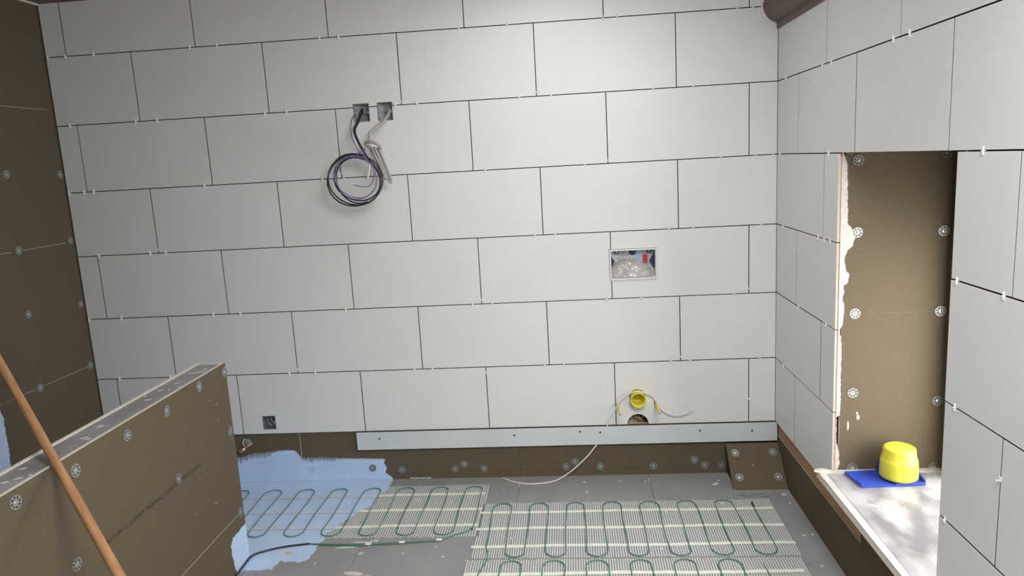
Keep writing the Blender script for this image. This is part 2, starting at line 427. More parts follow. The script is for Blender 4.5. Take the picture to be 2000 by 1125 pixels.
# alcove lining: far reveal (two boards), back strip, soffit, near reveal
aw = [(.064, 1.425), (.066, 1.185), (.066, .905), (.066, .621), (.344, 1.436), (.346, 1.177), (.347, .903), (.352, .584), (.071, .343), (.349, .340)]
for z0, z1 in ((.337, .9035), (.9043, 1.4535)):
    b = MB().box(.024, .3700, -.7135, -.702, z0, z1, (1, 1, 0, 1, 0, 1)).build('backer_board', BM, wr)
    for x, z in aw:
        if z0 - .001 < z <= z1 + .0006: washer(b, (x, -.7138, z), 'y-')
MB().box(.3705, .382, -.8195, -.702, .337, 1.4535, (1, 1, 1, 1, 1, 0)).build('backer_board', BM, wr)
MB().box(.024, .382, -1.4555, -.702, 1.4545, 1.4660, (0, 1, 1, 1, 1, 1)).build('backer_board', BM, wr)
MB().box(.024, .382, -1.4560, -1.4445, .337, 1.4535, (1, 1, 1, 1, 0, 1)).build('backer_board', BM, wr)
# ragged adhesive along the cut edge of the alcove
prof = [(.336, .018), (.36, .026), (.40, .022), (.425, .018), (.44, .013), (.50, .012), (.535, .010), (.54, .022), (.60, .024), (.68, .022), (.76, .024), (.82, .020), (.845, .014), (.875, .026), (.93, .030), (.96, .022), (.985, .026), (1.005, .026), (1.015, .040), (1.045, .042), (1.06, .030), (1.10, .026), (1.125, .034), (1.14, .052), (1.17, .058), (1.20, .048), (1.215, .034), (1.25, .033), (1.30, .031), (1.36, .030), (1.41, .028), (1.44, .020), (1.452, .014)]
edge = [(x + random.uniform(-.002, .002), z) for z, x in [(a, b) for (a, b) in prof]]
ed2 = jag([(b, a) for a, b in prof], .0018, .006)
pl = [(.0102, .3372)] + [(max(.0112, x), min(max(z, .3374), 1.4525)) for x, z in ed2] + [(.0102, 1.4525)]
plate('adhesive_bead', pl, [], lambda u, v, d: (u, d, v), -.7165, -.7139, [M['bead'], M['bead']], wr)
for x, z, sx, sz in ((.052, .50, .004, .018), (.086, .53, .006, .010), (.082, .545, .004, .006)):
    MB().lathe([(.0005, .0011), (.7, .0008), (1, 0)], 10, (0, 0, 0), 'y').build('adhesive_smear', M['bead'], wr, (x, -.7138, z)).scale = (sx, 1, sz)

# window in the alcove, seen only from beside it
win = MB()
win.box(.405, .445, -.86, -.8195, .337, 1.4535); win.box(.395, .445, -1.444, -1.405, .337, 1.4535)
win.box(.405, .445, -1.405, -.86, .337, .385); win.box(.395, .445, -1.405, -.86, 1.18, 1.4535)
win = tag(win.build('window_1', M['frame']), 'white window in the side wall alcove', 'window', kind='structure')
MB().box(.428, .434, -1.405, -.86, .385, 1.18).build('pane', M['litglass'], win)

# sill of the alcove: grey foil-faced board with pale cut edges
sill = MB().box(-.052, .382, -1.4555, -.7143, .3115, .331).build('trim_1', M['core'])
tag(sill, 'smeared grey sill board of the window alcove with pale edges', 'sill', kind='structure')
MB().box(-.026, .352, -1.4555, -.752, .3314, .3352).build('sill_panel', M['sill'], sill)
MB().box(-.052, -.0285, -1.4555, -.7143, .3314, .3362).build('sill_edge', M['core2'], sill)
MB().box(-.0283, .3705, -.7495, -.7143, .3314, .3362).build('sill_edge', M['core2'], sill)
MB().box(.3543, .3705, -1.4555, -.7498, .3314, .3362).build('sill_edge', M['core2'], sill)
def blob(name, m, parent, x, y, z, sx, sy, sz, n=9, rz=0.):
    b = MB(); prof = [(.02, 1), (.6, .8), (.9, .4), (1, 0)]
    b.lathe(prof, n)
    for i, v in enumerate(b.v):
        k = 1 + .22*noise.noise((v[0]*2 + x*37, v[1]*2 + y*31, 1.3)); b.v[i] = (v[0]*k, v[1]*k, v[2])
    o = b.build(name, m, parent, (x, y, z), (0, 0, rz)); o.scale = (sx, sy, sz); return o
blob('adhesive_smear', M['plaster'], sill, -.035, -.722, .3362, .03, .022, .004)
blob('adhesive_smear', M['plaster'], sill, -.046, -.772, .3362, .010, .040, .003)
for x, y, s in ((.125, -.995, .004), (.130, -.972, .0035), (.175, -1.01, .004), (.262, -1.0, .005), (.04, -1.01, .004)):
    blob('adhesive_spot', M['plaster'], sill, x, y, .3352, s, s*.8, .002, 7)
blob('adhesive_smear', M['plaster'], sill, .235, -1.27, .3352, .028, .010, .0015, rz=-.2)
blob('adhesive_smear', M['plaster'], sill, .035, -.985, .3352, .020, .006, .0012, rz=-.7)

# ------------------------------------------------------------------ ceiling, mouldings, roof window, room behind the camera
cl = MB()
RX0, RX1, RY0, RY1 = -.97, -.19, -3.42, -2.28      # roof window shaft
cl.box(-3.4, RX0, -4.3, .13, 2.29, 2.40); cl.box(RX0, .62, RY1, .13, 2.29, 2.40)
cl = tag(cl.build('ceiling', M['ceil']), 'dark brown timber ceiling', 'ceiling', kind='structure')
w2 = MB()
for a in ((RX0 - .04, RX0, RY0 - .04, RY1 + .04), (RX1, RX1 + .04, RY0 - .04, RY1 + .04), (RX0, RX1, RY0 - .04, RY0), (RX0, RX1, RY1, RY1 + .04)): w2.box(*a, 2.60, 2.68)
w2 = tag(w2.build('window_2', M['frame']), 'white roof window frame', 'window', kind='structure')
MB().box(RX0, RX1, RY0, RY1, 2.66, 2.666).build('pane', M['glass'], w2)
sq = Vector((-.28, .70, -.6)).to_track_quat('-Z', 'Y').to_euler()
sf = MB()
for a in ((-.44, -.40, -.44, .44), (.40, .44, -.44, .44), (-.40, .40, -.44, -.40), (-.40, .40, .40, .44)): sf.box(*a, .0, .03)
sf.build('fill_light_frame', M['frame'], w2, (-.25, -2.90, 2.15), sq)  # made-up bars added round the sloped fill light
w3 = MB()
for a in ((-1.29, -1.26, -1.09, -.51), (-.74, -.71, -1.09, -.51), (-1.26, -.74, -1.09, -1.06), (-1.26, -.74, -.54, -.51)): w3.box(*a, 2.272, 2.2895)
w3 = tag(w3.build('window_3', M['frame']), 'small flush roof light frame', 'window', kind='structure')
MB().box(-1.26, -.74, -1.06, -.54, 2.284, 2.288).build('pane', M['glass'], w3)
# half-round brown moulding in the corner over the side wall
bmo = MB(); n = 20; rr = .074
prof = [(.012 + rr*math.cos(a), 2.062 + rr*math.sin(a)) for a in [PI/2 + (PI*.98)*k/n for k in range(n+1)]]
v = [(x - .012*0, y, z) for y in (-.001, -4.3) for x, z in prof]
N = len(prof); f = [(k, k+1, k+1+N, k+N) for k in range(N-1)] + [tuple(range(N)), tuple(range(N, 2*N))[::-1]]
f += [(N-1, 0, N, 2*N-1)]
for i, q in enumerate(v): v[i] = (min(q[0], -.0006), q[1], q[2])
bmo.add(v, f, 0, False)
trim = tag(bmo.build('trim_2', M['beam']), 'brown half-round timber moulding over the side wall', 'moulding', kind='structure')
MB().box(-.0065, -.0006, -4.3, -.001, 1.966, 1.9905).build('bead', M['beam'], trim)
MB().box(-3.4, .62, -4.5, -4.3, 0, .25).build('wall_front', M['wallwhite'])
wf = bpy.data.objects['wall_front']; tag(wf, 'low white upstand at the open side of the room', 'wall', kind='structure')

# ------------------------------------------------------------------ low partition
PX0, PX1, PY1, PY0, PZ = -2.323, -2.210, -.685, -4.3, .800
wp = MB().box(PX0 + .0125, PX1 - .0125, PY0, PY1 - .012, 0, PZ - .006).build('wall_partition', M['grey'])
tag(wp, 'low brown board partition with a grey top and printed lettering', 'partition', kind='structure')
pw = [(-.700, .768), (-.889, .772), (-1.100, .758), (-1.312, .761), (-1.540, .754), (-1.746, .768), (-1.089, .522), (-.713, .540), (-.715, .211), (-1.591, .518), (-1.95, .77)]
for z0, z1 in ((0, .2085), (.2092, PZ)):
    for x0, x1, mm, fc in ((PX1 - .012, PX1, (1, 1, 1, 0, 0, 1), 'x+'), (PX0, PX0 + .012, (1, 1, 1, 1, 0, 0), 'x-')):
        for y0, y1 in ((-1.885, PY1), (PY0, -1.886)):
            b = MB().box(x0, x1, y0, y1, z0, z1, mm).build('backer_board', BM, wp)
            if fc == 'x+':
                for y, z in pw:
                    if y0 < y < y1 and z0 < z <= z1: washer(b, (PX1 + .0002, y, z), 'x+')
                if z0 > .1 and y1 > -1: textboard = b
MB().box(PX0 + .0125, PX1 - .0125, PY1 - .0115, PY1, 0, PZ - .004, (1, 1, 1, 1, 0, 1)).build('backer_board', BM, wp)
MB().box(PX0 + .0125, PX1 - .0125, PY0, PY1 - .012, PZ - .0055, PZ - .0025).build('top_panel', M['greytop'], wp)
MB().box(PX1 - .0002, PX1 + .0004, -1.88, -.725, .2075, .2102).build('joint_filler', M['greycable'], wp)
for x, y, sx, sy, rz in ((-2.262, -.80, .010, .034, -1.1), (-2.250, -.76, .005, .012, -1.1), (-2.266, -.93, .004, .010, -.9), (-2.280, -1.005, .006, .012, -1), (-2.252, -1.0, .005, .007, 0), (-2.30, -1.06, .005, .007, 0), (-2.268, -1.10, .006, .014, -1), (-2.235, -.97, .003, .01, 0), (-2.275, -1.33, .010, .012, 0), (-2.262, -1.42, .004, .012, -1), (-2.245, -1.43, .004, .011, -1), (-2.285, -1.62, .006, .012, -1), (-2.25, -1.68, .004, .012, -1), (-2.27, -1.70, .005, .012, -1), (-2.235, -1.66, .003, .006, 0)):
    blob('adhesive_smear', M['plaster'], wp, x, y, PZ - .0025, sx, sy, .0016, 9, rz)
for y, z, s in ((-.83, .70, .0025), (-.78, .67, .002), (-.79, .61, .0025), (-.88, .33, .003), (-.96, .46, .002), (-1.02, .36, .002), (-.98, .60, .002)):
    MB().lathe([(.0003, .0008), (1, 0)], 7, axis='x').build('adhesive_spot', M['plaster'], wp, (PX1 + .0003, y, z)).scale = (1, s, s)
# printed line of text on the upper board
cu = bpy.data.curves.new('t', 'FONT'); cu.body = 'A37100113 12.50MM THERMAL CONSTRUCTION BOARD'; cu.size = .02; cu.shear = .15; cu.offset = .0
to = bpy.data.objects.new('t', cu); COL.objects.link(to)
bpy.context.view_layer.update()
me = bpy.data.meshes.new_from_object(to); bpy.data.objects.remove(to)
w = max(q.co.x for q in me.vertices); k = .535 / w
for q in me.vertices: q.co = Vector((q.co.x * k, q.co.y * 1.0, 0))
me.materials.clear(); me.materials.append(M['ink']); me.name = 'printed_text'
R = Matrix(((0, 0, 1), (1, 0, 0), (0, 1, 0))).to_4x4()      # text x -> +y, text y -> +z, normal -> +x
link('printed_text', me, wp, (PX1 + .0004, -1.472, .502), R.to_euler())
# blue coat on the foot of its end
pl = jag([(-.6855, .150), (-.727, .147), (-.793, .146), (-.816, .125), (-.814, .072), (-.801, .004)], .004, .008) + [(-.801, .0005), (-.6855, .0005)]
plate('tanking_coat', pl, [], lambda u, v, d: (d, u, v), PX1 + .0012, PX1 + .0002, [M['blue'], M['blue']], wp)

# ------------------------------------------------------------------ coats, spots and smears on the floor
pl = [(-3.22, .006), (-1.80, .006)] + jag([(-1.797, -.029), (-1.80, -.095), (-1.821, -.162), (-1.827, -.247), (-1.883, -.341), (-1.918, -.399), (-1.950, -.485), (-1.959, -.555), (-1.965, -.603), (-1.964, -.653), (-1.967, -.701), (-1.996, -.719), (-2.040, -.716), (-2.081, -.712), (-2.089, -.767), (-2.147, -.773), (-2.19, -.776), (-2.209, -.79)], .006, .012) + [(-2.2095, -.683), (-2.324, -.683), (-2.324, -2.4), (-3.22, -2.4)]
plate('tanking_coat', pl, [], floorm, .0012, .0002, [M['blue'], M['blue']], floor)
random.seed(21)
for x, y, sx, sy, rz in ((-1.76, -.80, .042, .013, -.15), (-1.70, -.823, .022, .007, 0), (-1.846, -.615, .045, .004, 0.03), (-1.735, -.563, .011, .009, 0), (-1.79, -.577, .040, .0035, .02), (-1.752, -.585, .004, .03, 0), (-1.478, -.62, .005, .005, 0), (-1.60, -.665, .006, .004, 0), (-1.77, -.66, .012, .005, .4), (-1.93, -.73, .005, .004, 0), (-1.437, -.69, .006, .005, 0), (-1.40, -.19, .008, .006, .0), (-1.48, -.235, .007, .006, 0), (-1.635, -.21, .014, .006, 0), (-.88, -.06, .007, .006, 0), (-.715, -.05, .005, .005, 0), (-.87, -.165, .006, .006, 0), (-.60, -.065, .005, .005, 0), (-.27, -.07, .006, .005, 0), (-.29, -.105, .018, .010, .5), (-.02, -.22, .012, .009, 0), (-.30, -.29, .010, .008, 0), (-.545, -.36, .006, .008, 0), (-.60, -.65, .008, .006, 0), (-1.18, -.56, .006, .006, 0), (-.01, -.56, .008, .006, 0), (-.045, -.565, .008, .006, 0), (-.05, -.78, .006, .006, 0), (-.02, -.30, .005, .005, 0), (-1.345, -.72, .004, .004, 0), (-1.25, -.12, .004, .004, 0)):
    blob('adhesive_spot', M['plaster'], floor, x, y, 0, sx, sy, .004 if sx > .02 else .0025, 9, rz)
for x, y, sx, sy in ((-1.60, -.062, .022, .007), (-1.54, -.066, .02, .006), (-1.45, -.04, .018, .008), (-1.38, -.05, .012, .007), (-.19, -.225, .035, .012), (-.13, -.215, .04, .010), (-.105, -.235, .03, .008), (-.09, -.77, .014, .016)):
    blob('dirt_mark', M['pvcgrey' if sx < .03 else 'inkgrey'], floor, x, y, 0, sx, sy, .0006, 9, random.uniform(-.3, .3))
for x, y0, y1 in ((-.581, -.028, -.075), (-1.18, -.035, -.10)): MB().box(x - .0015, x + .0015, y1, y0, 0, .0006).build('joint_filler', M['plaster'], floor)
MB().box(-.2205, -.2165, -.175, -.004, 0, .002).build('joint_filler', M['plaster'], floor)
blob('dirt_mark', M['clay'], floor, -2.062, -.655, .0012, .016, .010, .002)

# ------------------------------------------------------------------ pale metal strip under the tiles
SX0, SX1, SZ0, SZ1 = -1.953, .0060, .163, .2505
sp = MB().box(SX0, SX1, -.0135, -.0115, SZ0, SZ1).build('support_strip', M['strip'])
tag(sp, 'long pale grey metal strip screwed below the tiles of the long wall', 'metal strip')
for x, z in ((-1.843, .217), (-1.197, .218), (-.890, .228), (-.796, .223), (-.340, .219), (-.106, .213)):
    MB().lathe([(.0002, .0006), (.0042, .0006), (.0046, 0)], 10, (x, -.0136, z), 'y').build('screw', M['dark'], sp)
for x in (-1.9, -1.3, -.45, -.03): MB().box(x - .02, x + .02, -.0114, .0096, .18, .20).build('packer', M['batten'], sp)

# ------------------------------------------------------------------ sloping cover board in the corner
cb = empty('corner_boxing', (-.107, -.172, 0))
tag(cb, 'small sloping brown cover board with four metal washers in the floor corner', 'cover board')
y0, z0, y1, z1 = -.172, .001, -.012, .152
nrm = Vector((0, -(z1 - z0), (y1 - y0))).normalized()      # outwards: -y, +z
t = .012
P = [(-.224, y0, z0), (.0100, y0, z0), (.0100, y1, z1), (-.224, y1, z1)]
Q = [tuple(Vector(p) - nrm * t) for p in P]; Q[0] = (Q[0][0], y0 + .017, z0); Q[1] = (Q[1][0], y0 + .017, z0)
b = MB().add(P + Q, [(0, 1, 2, 3)], 0).add(P + Q, [(7, 6, 5, 4)], 0).add(P + Q, [(0, 4, 5, 1), (1, 5, 6, 2), (2, 6, 7, 3), (3, 7, 4, 0)], 1)
cov = b.build('cover_board', [M['brown'], M['brown']], cb)
xa = Vector((1, 0, 0)); ya = nrm.cross(xa)
WR = Matrix((xa, ya, nrm)).transposed().to_4x4()
for x, s in ((-.190, .79), (-.022, .79), (-.190, .26), (-.022, .26)):
    p = Vector((x, y0 + (y1 - y0)*s, z0 + (z1 - z0)*s)) + nrm*.0003
    washer(cov, p, WR)
MB().lathe([(.0003, .001), (.003, 0)], 7).build('adhesive_spot', M['plaster'], cov, Vector((-.12, y0 + (y1-y0)*.52, z0 + (z1-z0)*.52)) + nrm*.0005, WR.to_euler())
MB().add([(-.214, y0 + .02, .001), (-.214, .004, .001), (-.214, .004, .15)], [(0, 1, 2)]).add([(-.206, y0 + .02, .001), (-.206, .004, .001), (-.206, .004, .15)], [(2, 1, 0)]).build('side_cheek', M['backing'], cb)

# ------------------------------------------------------------------ electrical boxes and their cables
def back_box(x0, x1, z0, z1, label, depth=.042):
    o = empty('back_box', ((x0+x1)/2, .01, z0)); tag(o, label, 'electrical box', 'metal boxes let into the long wall')
    t = .0016; x0 += .0012; x1 -= .0012; z0 += .0012; z1 -= .0012
    b = MB(); b.box(x0, x0+t, .0008, depth, z0, z1).box(x1-t, x1, .0008, depth, z0, z1).box(x0+t, x1-t, .0008, depth, z0, z0+t).box(x0+t, x1-t, .0008, depth, z1-t, z1)
    b.box(x0+t, x1-t, depth - t, depth, z0+t, z1-t); b.build('box_shell', M['box'], o)
    for x in (x0 + .006, x1 - .006):
        zc = (z0+z1)/2
        MB().box(x - .0045, x + .0045, .004, .006, zc - .006, zc + .006).build('lug', M['box'], o)
    MB().lathe([(.0002, .0006), (.0045, .0004)], 10, ((x0+x1)/2 - .005, depth - t, (z0+z1)/2 - .002), 'y').build('screw_hole', M['dark'], o)
    return o
back_box(-1.829, -1.757, 1.692, 1.771, 'galvanised box in the upper tiles where the black and purple cables come out')
back_box(-1.721, -1.653, 1.692, 1.771, 'galvanised box in the upper tiles where the grey cable comes out')
back_box(-2.412, -2.348, .274, .342, 'small box low in the long wall with dark cables folded inside', .05)

def coil(cx, cz, r, turns, y, a0, sq=1., drift=(0, 0), n=26, wob=.004, ph=0.):
    out = []
    N = int(turns * n)
    for k in range(N + 1):
        a = a0 + 2*PI*k/n; t = k / N
        rr = r * (1 + .05*math.sin(2*a + ph + 3*t)) + wob*math.sin(5*t + ph)
        out.append((cx + drift[0]*t + rr*math.cos(a), y - .018*t + .008*math.sin(a*1.0 + ph), cz + drift[1]*t + sq*rr*math.sin(a)))
    return out
# black cable: comes out of the box, stands off the wall and ends in a round coil
o = empty('black_cable', (-1.80, 0, 1.33)); tag(o, 'black cable hanging in a round coil on the long wall', 'cable')
dp = [(-1.800, .034, 1.751), (-1.804, .005, 1.722), (-1.809, -.02, 1.695), (-1.817, -.05, 1.667), (-1.812, -.075, 1.642), (-1.792, -.10, 1.601), (-1.765, -.125, 1.558), (-1.740, -.14, 1.520)]
cp = coil(-1.809, 1.441, .113, 2.3, -.140, .62, .99, (.006, .002), ph=.4, wob=.003)
MB().tube(smoothpath(dp) + [Vector(p) for p in cp[2:]], .0034, 8).build('coil', M['black'], o)
cp = coil(-1.797, 1.447, .097, 1.7, -.132, .70, .98, (.004, -.006), ph=1.5, wob=.003)
MB().tube(smoothpath([(p[0] + .005, p[1] + .003, p[2] - .003) for p in dp]) + [Vector(p) for p in cp[2:]], .0034, 8).build('coil', M['black'], o)
# purple wire
o = empty('purple_wire', (-1.80, 0, 1.35)); tag(o, 'thin purple wire looped inside the black coil', 'wire')
dp = [(-1.816, .03, 1.753), (-1.826, .0, 1.725), (-1.834, -.03, 1.689), (-1.831, -.06, 1.655), (-1.817, -.09, 1.616), (-1.791, -.12, 1.575), (-1.757, -.150, 1.530)]
cp = coil(-1.798, 1.452, .092, 1.75, -.158, .95, .97, (.006, .004), ph=2.2, wob=.003)
MB().tube(smoothpath(dp) + [Vector(p) for p in cp[2:]], .0021, 7).build('loop', M['purple'], o)
MB().tube(smoothpath([(-1.862, -.17, 1.518), (-1.861, -.17, 1.488), (-1.85, -.17, 1.46), (-1.824, -.175, 1.432), (-1.792, -.175, 1.418), (-1.759, -.17, 1.412), (-1.737, -.165, 1.417), (-1.716, -.163, 1.453), (-1.716, -.163, 1.485), (-1.728, -.165, 1.512)]), .0021, 7).build('loop', M['purple'], o)
MB().tube(smoothpath([(-1.850, -.1705, 1.4585), (-1.838, -.1735, 1.444), (-1.824, -.1755, 1.431), (-1.808, -.1757, 1.4235)]), .0025, 7).build('bare_end', M['white'], o)
MB().tube(smoothpath([(-1.730, -.172, 1.503), (-1.735, -.173, 1.475), (-1.742, -.172, 1.452)]), .0026, 7).build('bare_end', M['white'], o)
MB().tube(smoothpath([(-1.788, -.165, 1.54), (-1.775, -.17, 1.552), (-1.76, -.17, 1.562), (-1.744, -.17, 1.57), (-1.754, -.165, 1.551), (-1.747, -.165, 1.533), (-1.73, -.17, 1.511), (-1.726, -.175, 1.507), (-1.741, -.178, 1.518), (-1.758, -.175, 1.543)]), .0021, 7).build('tie', M['purple'], o)
# grey flat cable, knotted and folded
o = empty('grey_cable', (-1.70, 0, 1.42)); tag(o, 'grey twin cable knotted and folded into a hanging bundle', 'cable')
for d in (0, .0075):
    MB().tube(smoothpath([(-1.668 - d*.3, .032, 1.751), (-1.666 - d, .0, 1.729), (-1.670 - d, -.03, 1.706), (-1.693 - d*.7, -.06, 1.677), (-1.722 - d*.4, -.085, 1.652 + d*.3), (-1.738, -.10, 1.633 + d*.4), (-1.741 + d*.6, -.11, 1.611), (-1.745 + d, -.12, 1.594)]), .0050, 8).build('lead', M['greycable'], o)
ring = [(-1.719 + .031*math.cos(a), -.128 - .012*math.sin(a), 1.583 + .0150*math.sin(a) - .009*math.cos(a)) for a in [2*PI*k/22 for k in range(30)]]
MB().tube(ring, .0066, 8).build('knot', M['greycable'], o)
for i, (xa, za, xb, zb, w) in enumerate(((-1.733, 1.576, -1.688, 1.445, .006), (-1.721, 1.577, -1.680, 1.440, .006), (-1.704, 1.574, -1.661, 1.422, .006), (-1.716, 1.570, -1.695, 1.449, .005))):
    yv = -.126 + .004*i
    pts = [(xa - w, yv, za), (xa*.6 + xb*.4 - w + .004, yv - .006, za*.6 + zb*.4), (xb - w, yv, zb + .012), (xb - w*.4, yv - .002, zb + .002), (xb + w*.4, yv - .004, zb), (xb + w, yv - .004, zb + .012), (xa*.6 + xb*.4 + w + .004, yv - .01, za*.6 + zb*.4), (xa + w, yv - .006, za)]
    MB().tube(smoothpath(pts, 6), .0050, 8).build('strand', M['greycable'], o)
MB().box(-1.6645, -1.6575, -.126, -.1225, 1.4210, 1.4290).build('cut_end', M['white'], o)
# dark cables folded in the low box
o = empty('folded_cable', (-2.38, .03, .276)); tag(o, 'dark grey cable ends folded up inside the low wall box', 'cable')
for i in range(4):
    dx = i*.010
    MB().tube(smoothpath([(-2.404 + dx, .034, .338), (-2.400 + dx, .022, .325), (-2.392 + dx*1.1, .014 + .002*i, .305), (-2.378 + dx*.75, .012 + .003*i, .290), (-2.366 + dx*.3, .022, .283)], 6), .0032, 7).build('strand', M['black' if i % 2 else 'pvcgrey'], o)

# ------------------------------------------------------------------ cistern access box with a crumpled bag
fo = empty('cistern_access_box', (-.622, 0, .935)); tag(fo, 'white framed cistern opening cut through the tiles of the long wall', 'access box')
a, b_, c, d = -.7265, -.5175, .9345, 1.0725
fr = MB(); w = .0065
fr.box(a, a+w, -.007, .08, c, d).box(b_-w, b_, -.007, .08, c, d).box(a+w, b_-w, -.007, .08, c, c+w).box(a+w, b_-w, -.007, .08, d-w, d)
fr.build('frame', M['white'], fo)
MB().box(a+w, b_-w, .055, .06, c+w, d-w).build('back_panel', M['panel'], fo)
MB().lathe([(.0001, .002), (.0150, .002), (.0165, 0)], 22, (-.620, .0548, 1.053), 'y').build('knockout', M['navy'], fo)
plate('side_cover', [(a+w, .980), (a+w+.019, 1.012), (a+w, 1.042)], [], back, .040, .054, [M['navy'], M['navy']], fo)
plate('side_cover', [(b_-w, .975), (b_-w-.022, 1.010), (b_-w, 1.046)], [], back, .040, .054, [M['navy'], M['navy']], fo)
plate('red_label', rect(-.575, -.553, .998, 1.038), [], back, .0530, .0545, [M['red'], M['red']], fo)
plate('pale_label', rect(-.604, -.578, 1.005, 1.062), [], back, .0535, .0545, [M['lblue'], M['lblue']], fo)
for x in (-.700, -.556):
    b = MB(); x1_ = x + .018; b.box(x, x1_, .045, .054, 1.046, 1.0655); b.build('clip', M['navy'], fo); MB().box(x + .004, x1_ - .004, .043, .046, 1.050, 1.0655).build('clip_insert', M['panel'], fo)
for k in range(11):
    x, z, wv = random.choice((-.69, -.685, -.67, -.66)), 1.044 - k*.0042, random.uniform(.012, .035)
    MB().box(x, x + wv, .0542, .0549, z, z + .0012).build('print_line', M['inkgrey'], fo)
for x, z in ((-.672, 1.056), (-.664, 1.051), (-.655, 1.055)): MB().box(x - .003, x + .003, .0542, .0549, z - .002, z + .002).build('print_mark', M['ink'], fo)
bg_ = MB(); nx, nz = 34, 18; vs = []; fs = []
for j in range(nz + 1):
    for i in range(nx + 1):
        u, vv = i/nx, j/nz
        wdt = .182*(1 - .42*max(0, vv - .45)); x = -.628 + (u - .5)*wdt + .004*noise.noise((u*5, vv*5, 2))
        z = .9425 + vv*(.078 - .030*abs(u - .45)**1.5*2.2)
        bulge = math.sin(PI*min(1, max(0, u)))**.5 * (1 - vv)**.45
        y = .050 - .040*bulge + .0075*noise.noise((u*9, vv*6, 5.1)) * (.3 + vv) + .005*noise.noise((u*22, vv*15, 9.)) * vv
        vs.append((x, max(y, .004), z))
for j in range(nz):
    for i in range(nx): q = j*(nx+1) + i; fs.append((q, q+1, q+nx+2, q+nx+1))
bg_.add(vs, fs, 0, False)
bo = tag(bg_.build('plastic_bag', M['bag']), 'crumpled clear plastic bag stuffed into the cistern opening', 'plastic bag')
sm = bo.modifiers.new('solid', 'SOLIDIFY'); sm.thickness = .0006; sm.offset = 1

# ------------------------------------------------------------------ toilet connections
o = empty('flush_pipe_cap', (-.619, 0, .385)); tag(o, 'yellow round cap standing out of the tile above the waste hole', 'pipe cap')
MB().lathe([(.0335, -.05), (.0335, .036), (.0350, .040), (.0350, .052), (.0318, .053), (.0285, .040), (.0270, .0), (.0268, -.012), (.0205, -.014), (.0200, -.03), (.0005, -.031)], 32, (-.619, 0, .385), 'y').build('cap_body', M['yellow'], o)
for x, z, lab in ((-.709, .351, 'yellow sleeved bolt standing out of the tile at the vertical joint'), (-.536, .353, 'yellow sleeved bolt standing out of the tile under the loose white cable end')):
    o = empty('fixing_bolt', (x, 0, z)); tag(o, lab, 'bolt', 'sleeved toilet fixing bolts')
    MB().lathe([(.0005, .134), (.0052, .134), (.0060, .130), (.0066, .0), (.0066, -.04)], 14, (x, 0, z), 'y').build('sleeve', M['yellow2'], o)
    MB().lathe([(.0003, .137), (.0035, .137), (.004, .132)], 10, (x, 0, z), 'y').build('rod_end', M['pvcgrey'], o)
o = empty('waste_pipe', (-.620, .06, .262)); tag(o, 'dark round waste hole with rubble inside, half hidden behind the metal strip', 'waste hole')
MB().lathe([(.0505, -.012), (.0495, -.03), (.0485, -.055), (.0005, -.058)], 24, (-.620, 0, .262), 'y').build('hole_lining', M['rubble'], o)
for k in range(9):
    aa = random.uniform(.2, PI - .2); rr = random.uniform(.01, .036)
    x, z = -.62 + rr*math.cos(aa), .262 + rr*math.sin(aa)
    bmm = bmesh.new(); bmesh.ops.create_icosphere(bmm, subdivisions=1, radius=random.uniform(.007, .013))
    for v in bmm.verts: v.co *= random.uniform(.7, 1.25); v.co.z *= 1.3
    me = bpy.data.meshes.new('rubble_lump'); bmm.to_mesh(me); bmm.free(); me.materials.append(M['rubble'])
    link('rubble_lump', me, o, (x, .046, z), (random.random()*3, random.random()*3, random.random()*3))

# loose white cable: over the cap and the bolt, behind the strip, down onto the floor
o = tag(MB().tube(smoothpath([(-.372, -.030, .327), (-.404, -.028, .309), (-.439, -.026, .301), (-.474, -.025, .306), (-.515, -.022, .332), (-.537, -.020, .369), (-.555, -.022, .395), (-.584, -.032, .412), (-.619, -.040, .4245), (-.650, -.034, .417), (-.678, -.026, .396), (-.706, -.024, .369), (-.723, -.022, .337), (-.740, -.018, .300), (-.755, -.010, .268), (-.765, -.0058, .245), (-.785, -.0058, .205), (-.808, -.0058, .168), (-.826, -.014, .148), (-.853, -.026, .119), (-.890, -.034, .085), (-.925, -.040, .056), (-.968, -.044, .026), (-1.013, -.054, .0065), (-1.072, -.072, .0035), (-1.144, -.076, .0035), (-1.218, -.046, .0035), (-1.262, -.012, .0045)], 8), .0031, 8).build('white_cable', M['offwhite']), 'thin white cable looping over the yellow cap and down to the floor', 'cable')

# copper pipe stub through the board beside the partition
o = empty('copper_pipe', (-2.516, 0, .19)); tag(o, 'short copper pipe stub in a grey sleeve beside the low partition', 'pipe')
MB().lathe([(.0005, .002), (.0190, .002), (.0200, .0)], 22, (-2.508, .0098, .205), 'y').build('sleeve_hole', M['pvcgrey'], o)
MB().tube([(-2.508 + .0205*math.cos(a), .008, .205 + .0205*math.sin(a)) for a in [PI*.62 + PI*.75*k/14 for k in range(15)]], .0022, 6).build('sealant', M['white'], o)
MB().tube([(-2.503, .005, .190), (-2.480, .003, .205)], .0028, 6).build('sealant', M['white'], o)
MB().tube(smoothpath([(-2.512, .03, .186), (-2.514, -.002, .184), (-2.520, -.016, .180), (-2.536, -.020, .174)]), [.010]*8*3 + [.010], 12).build('elbow', M['copper'], o)

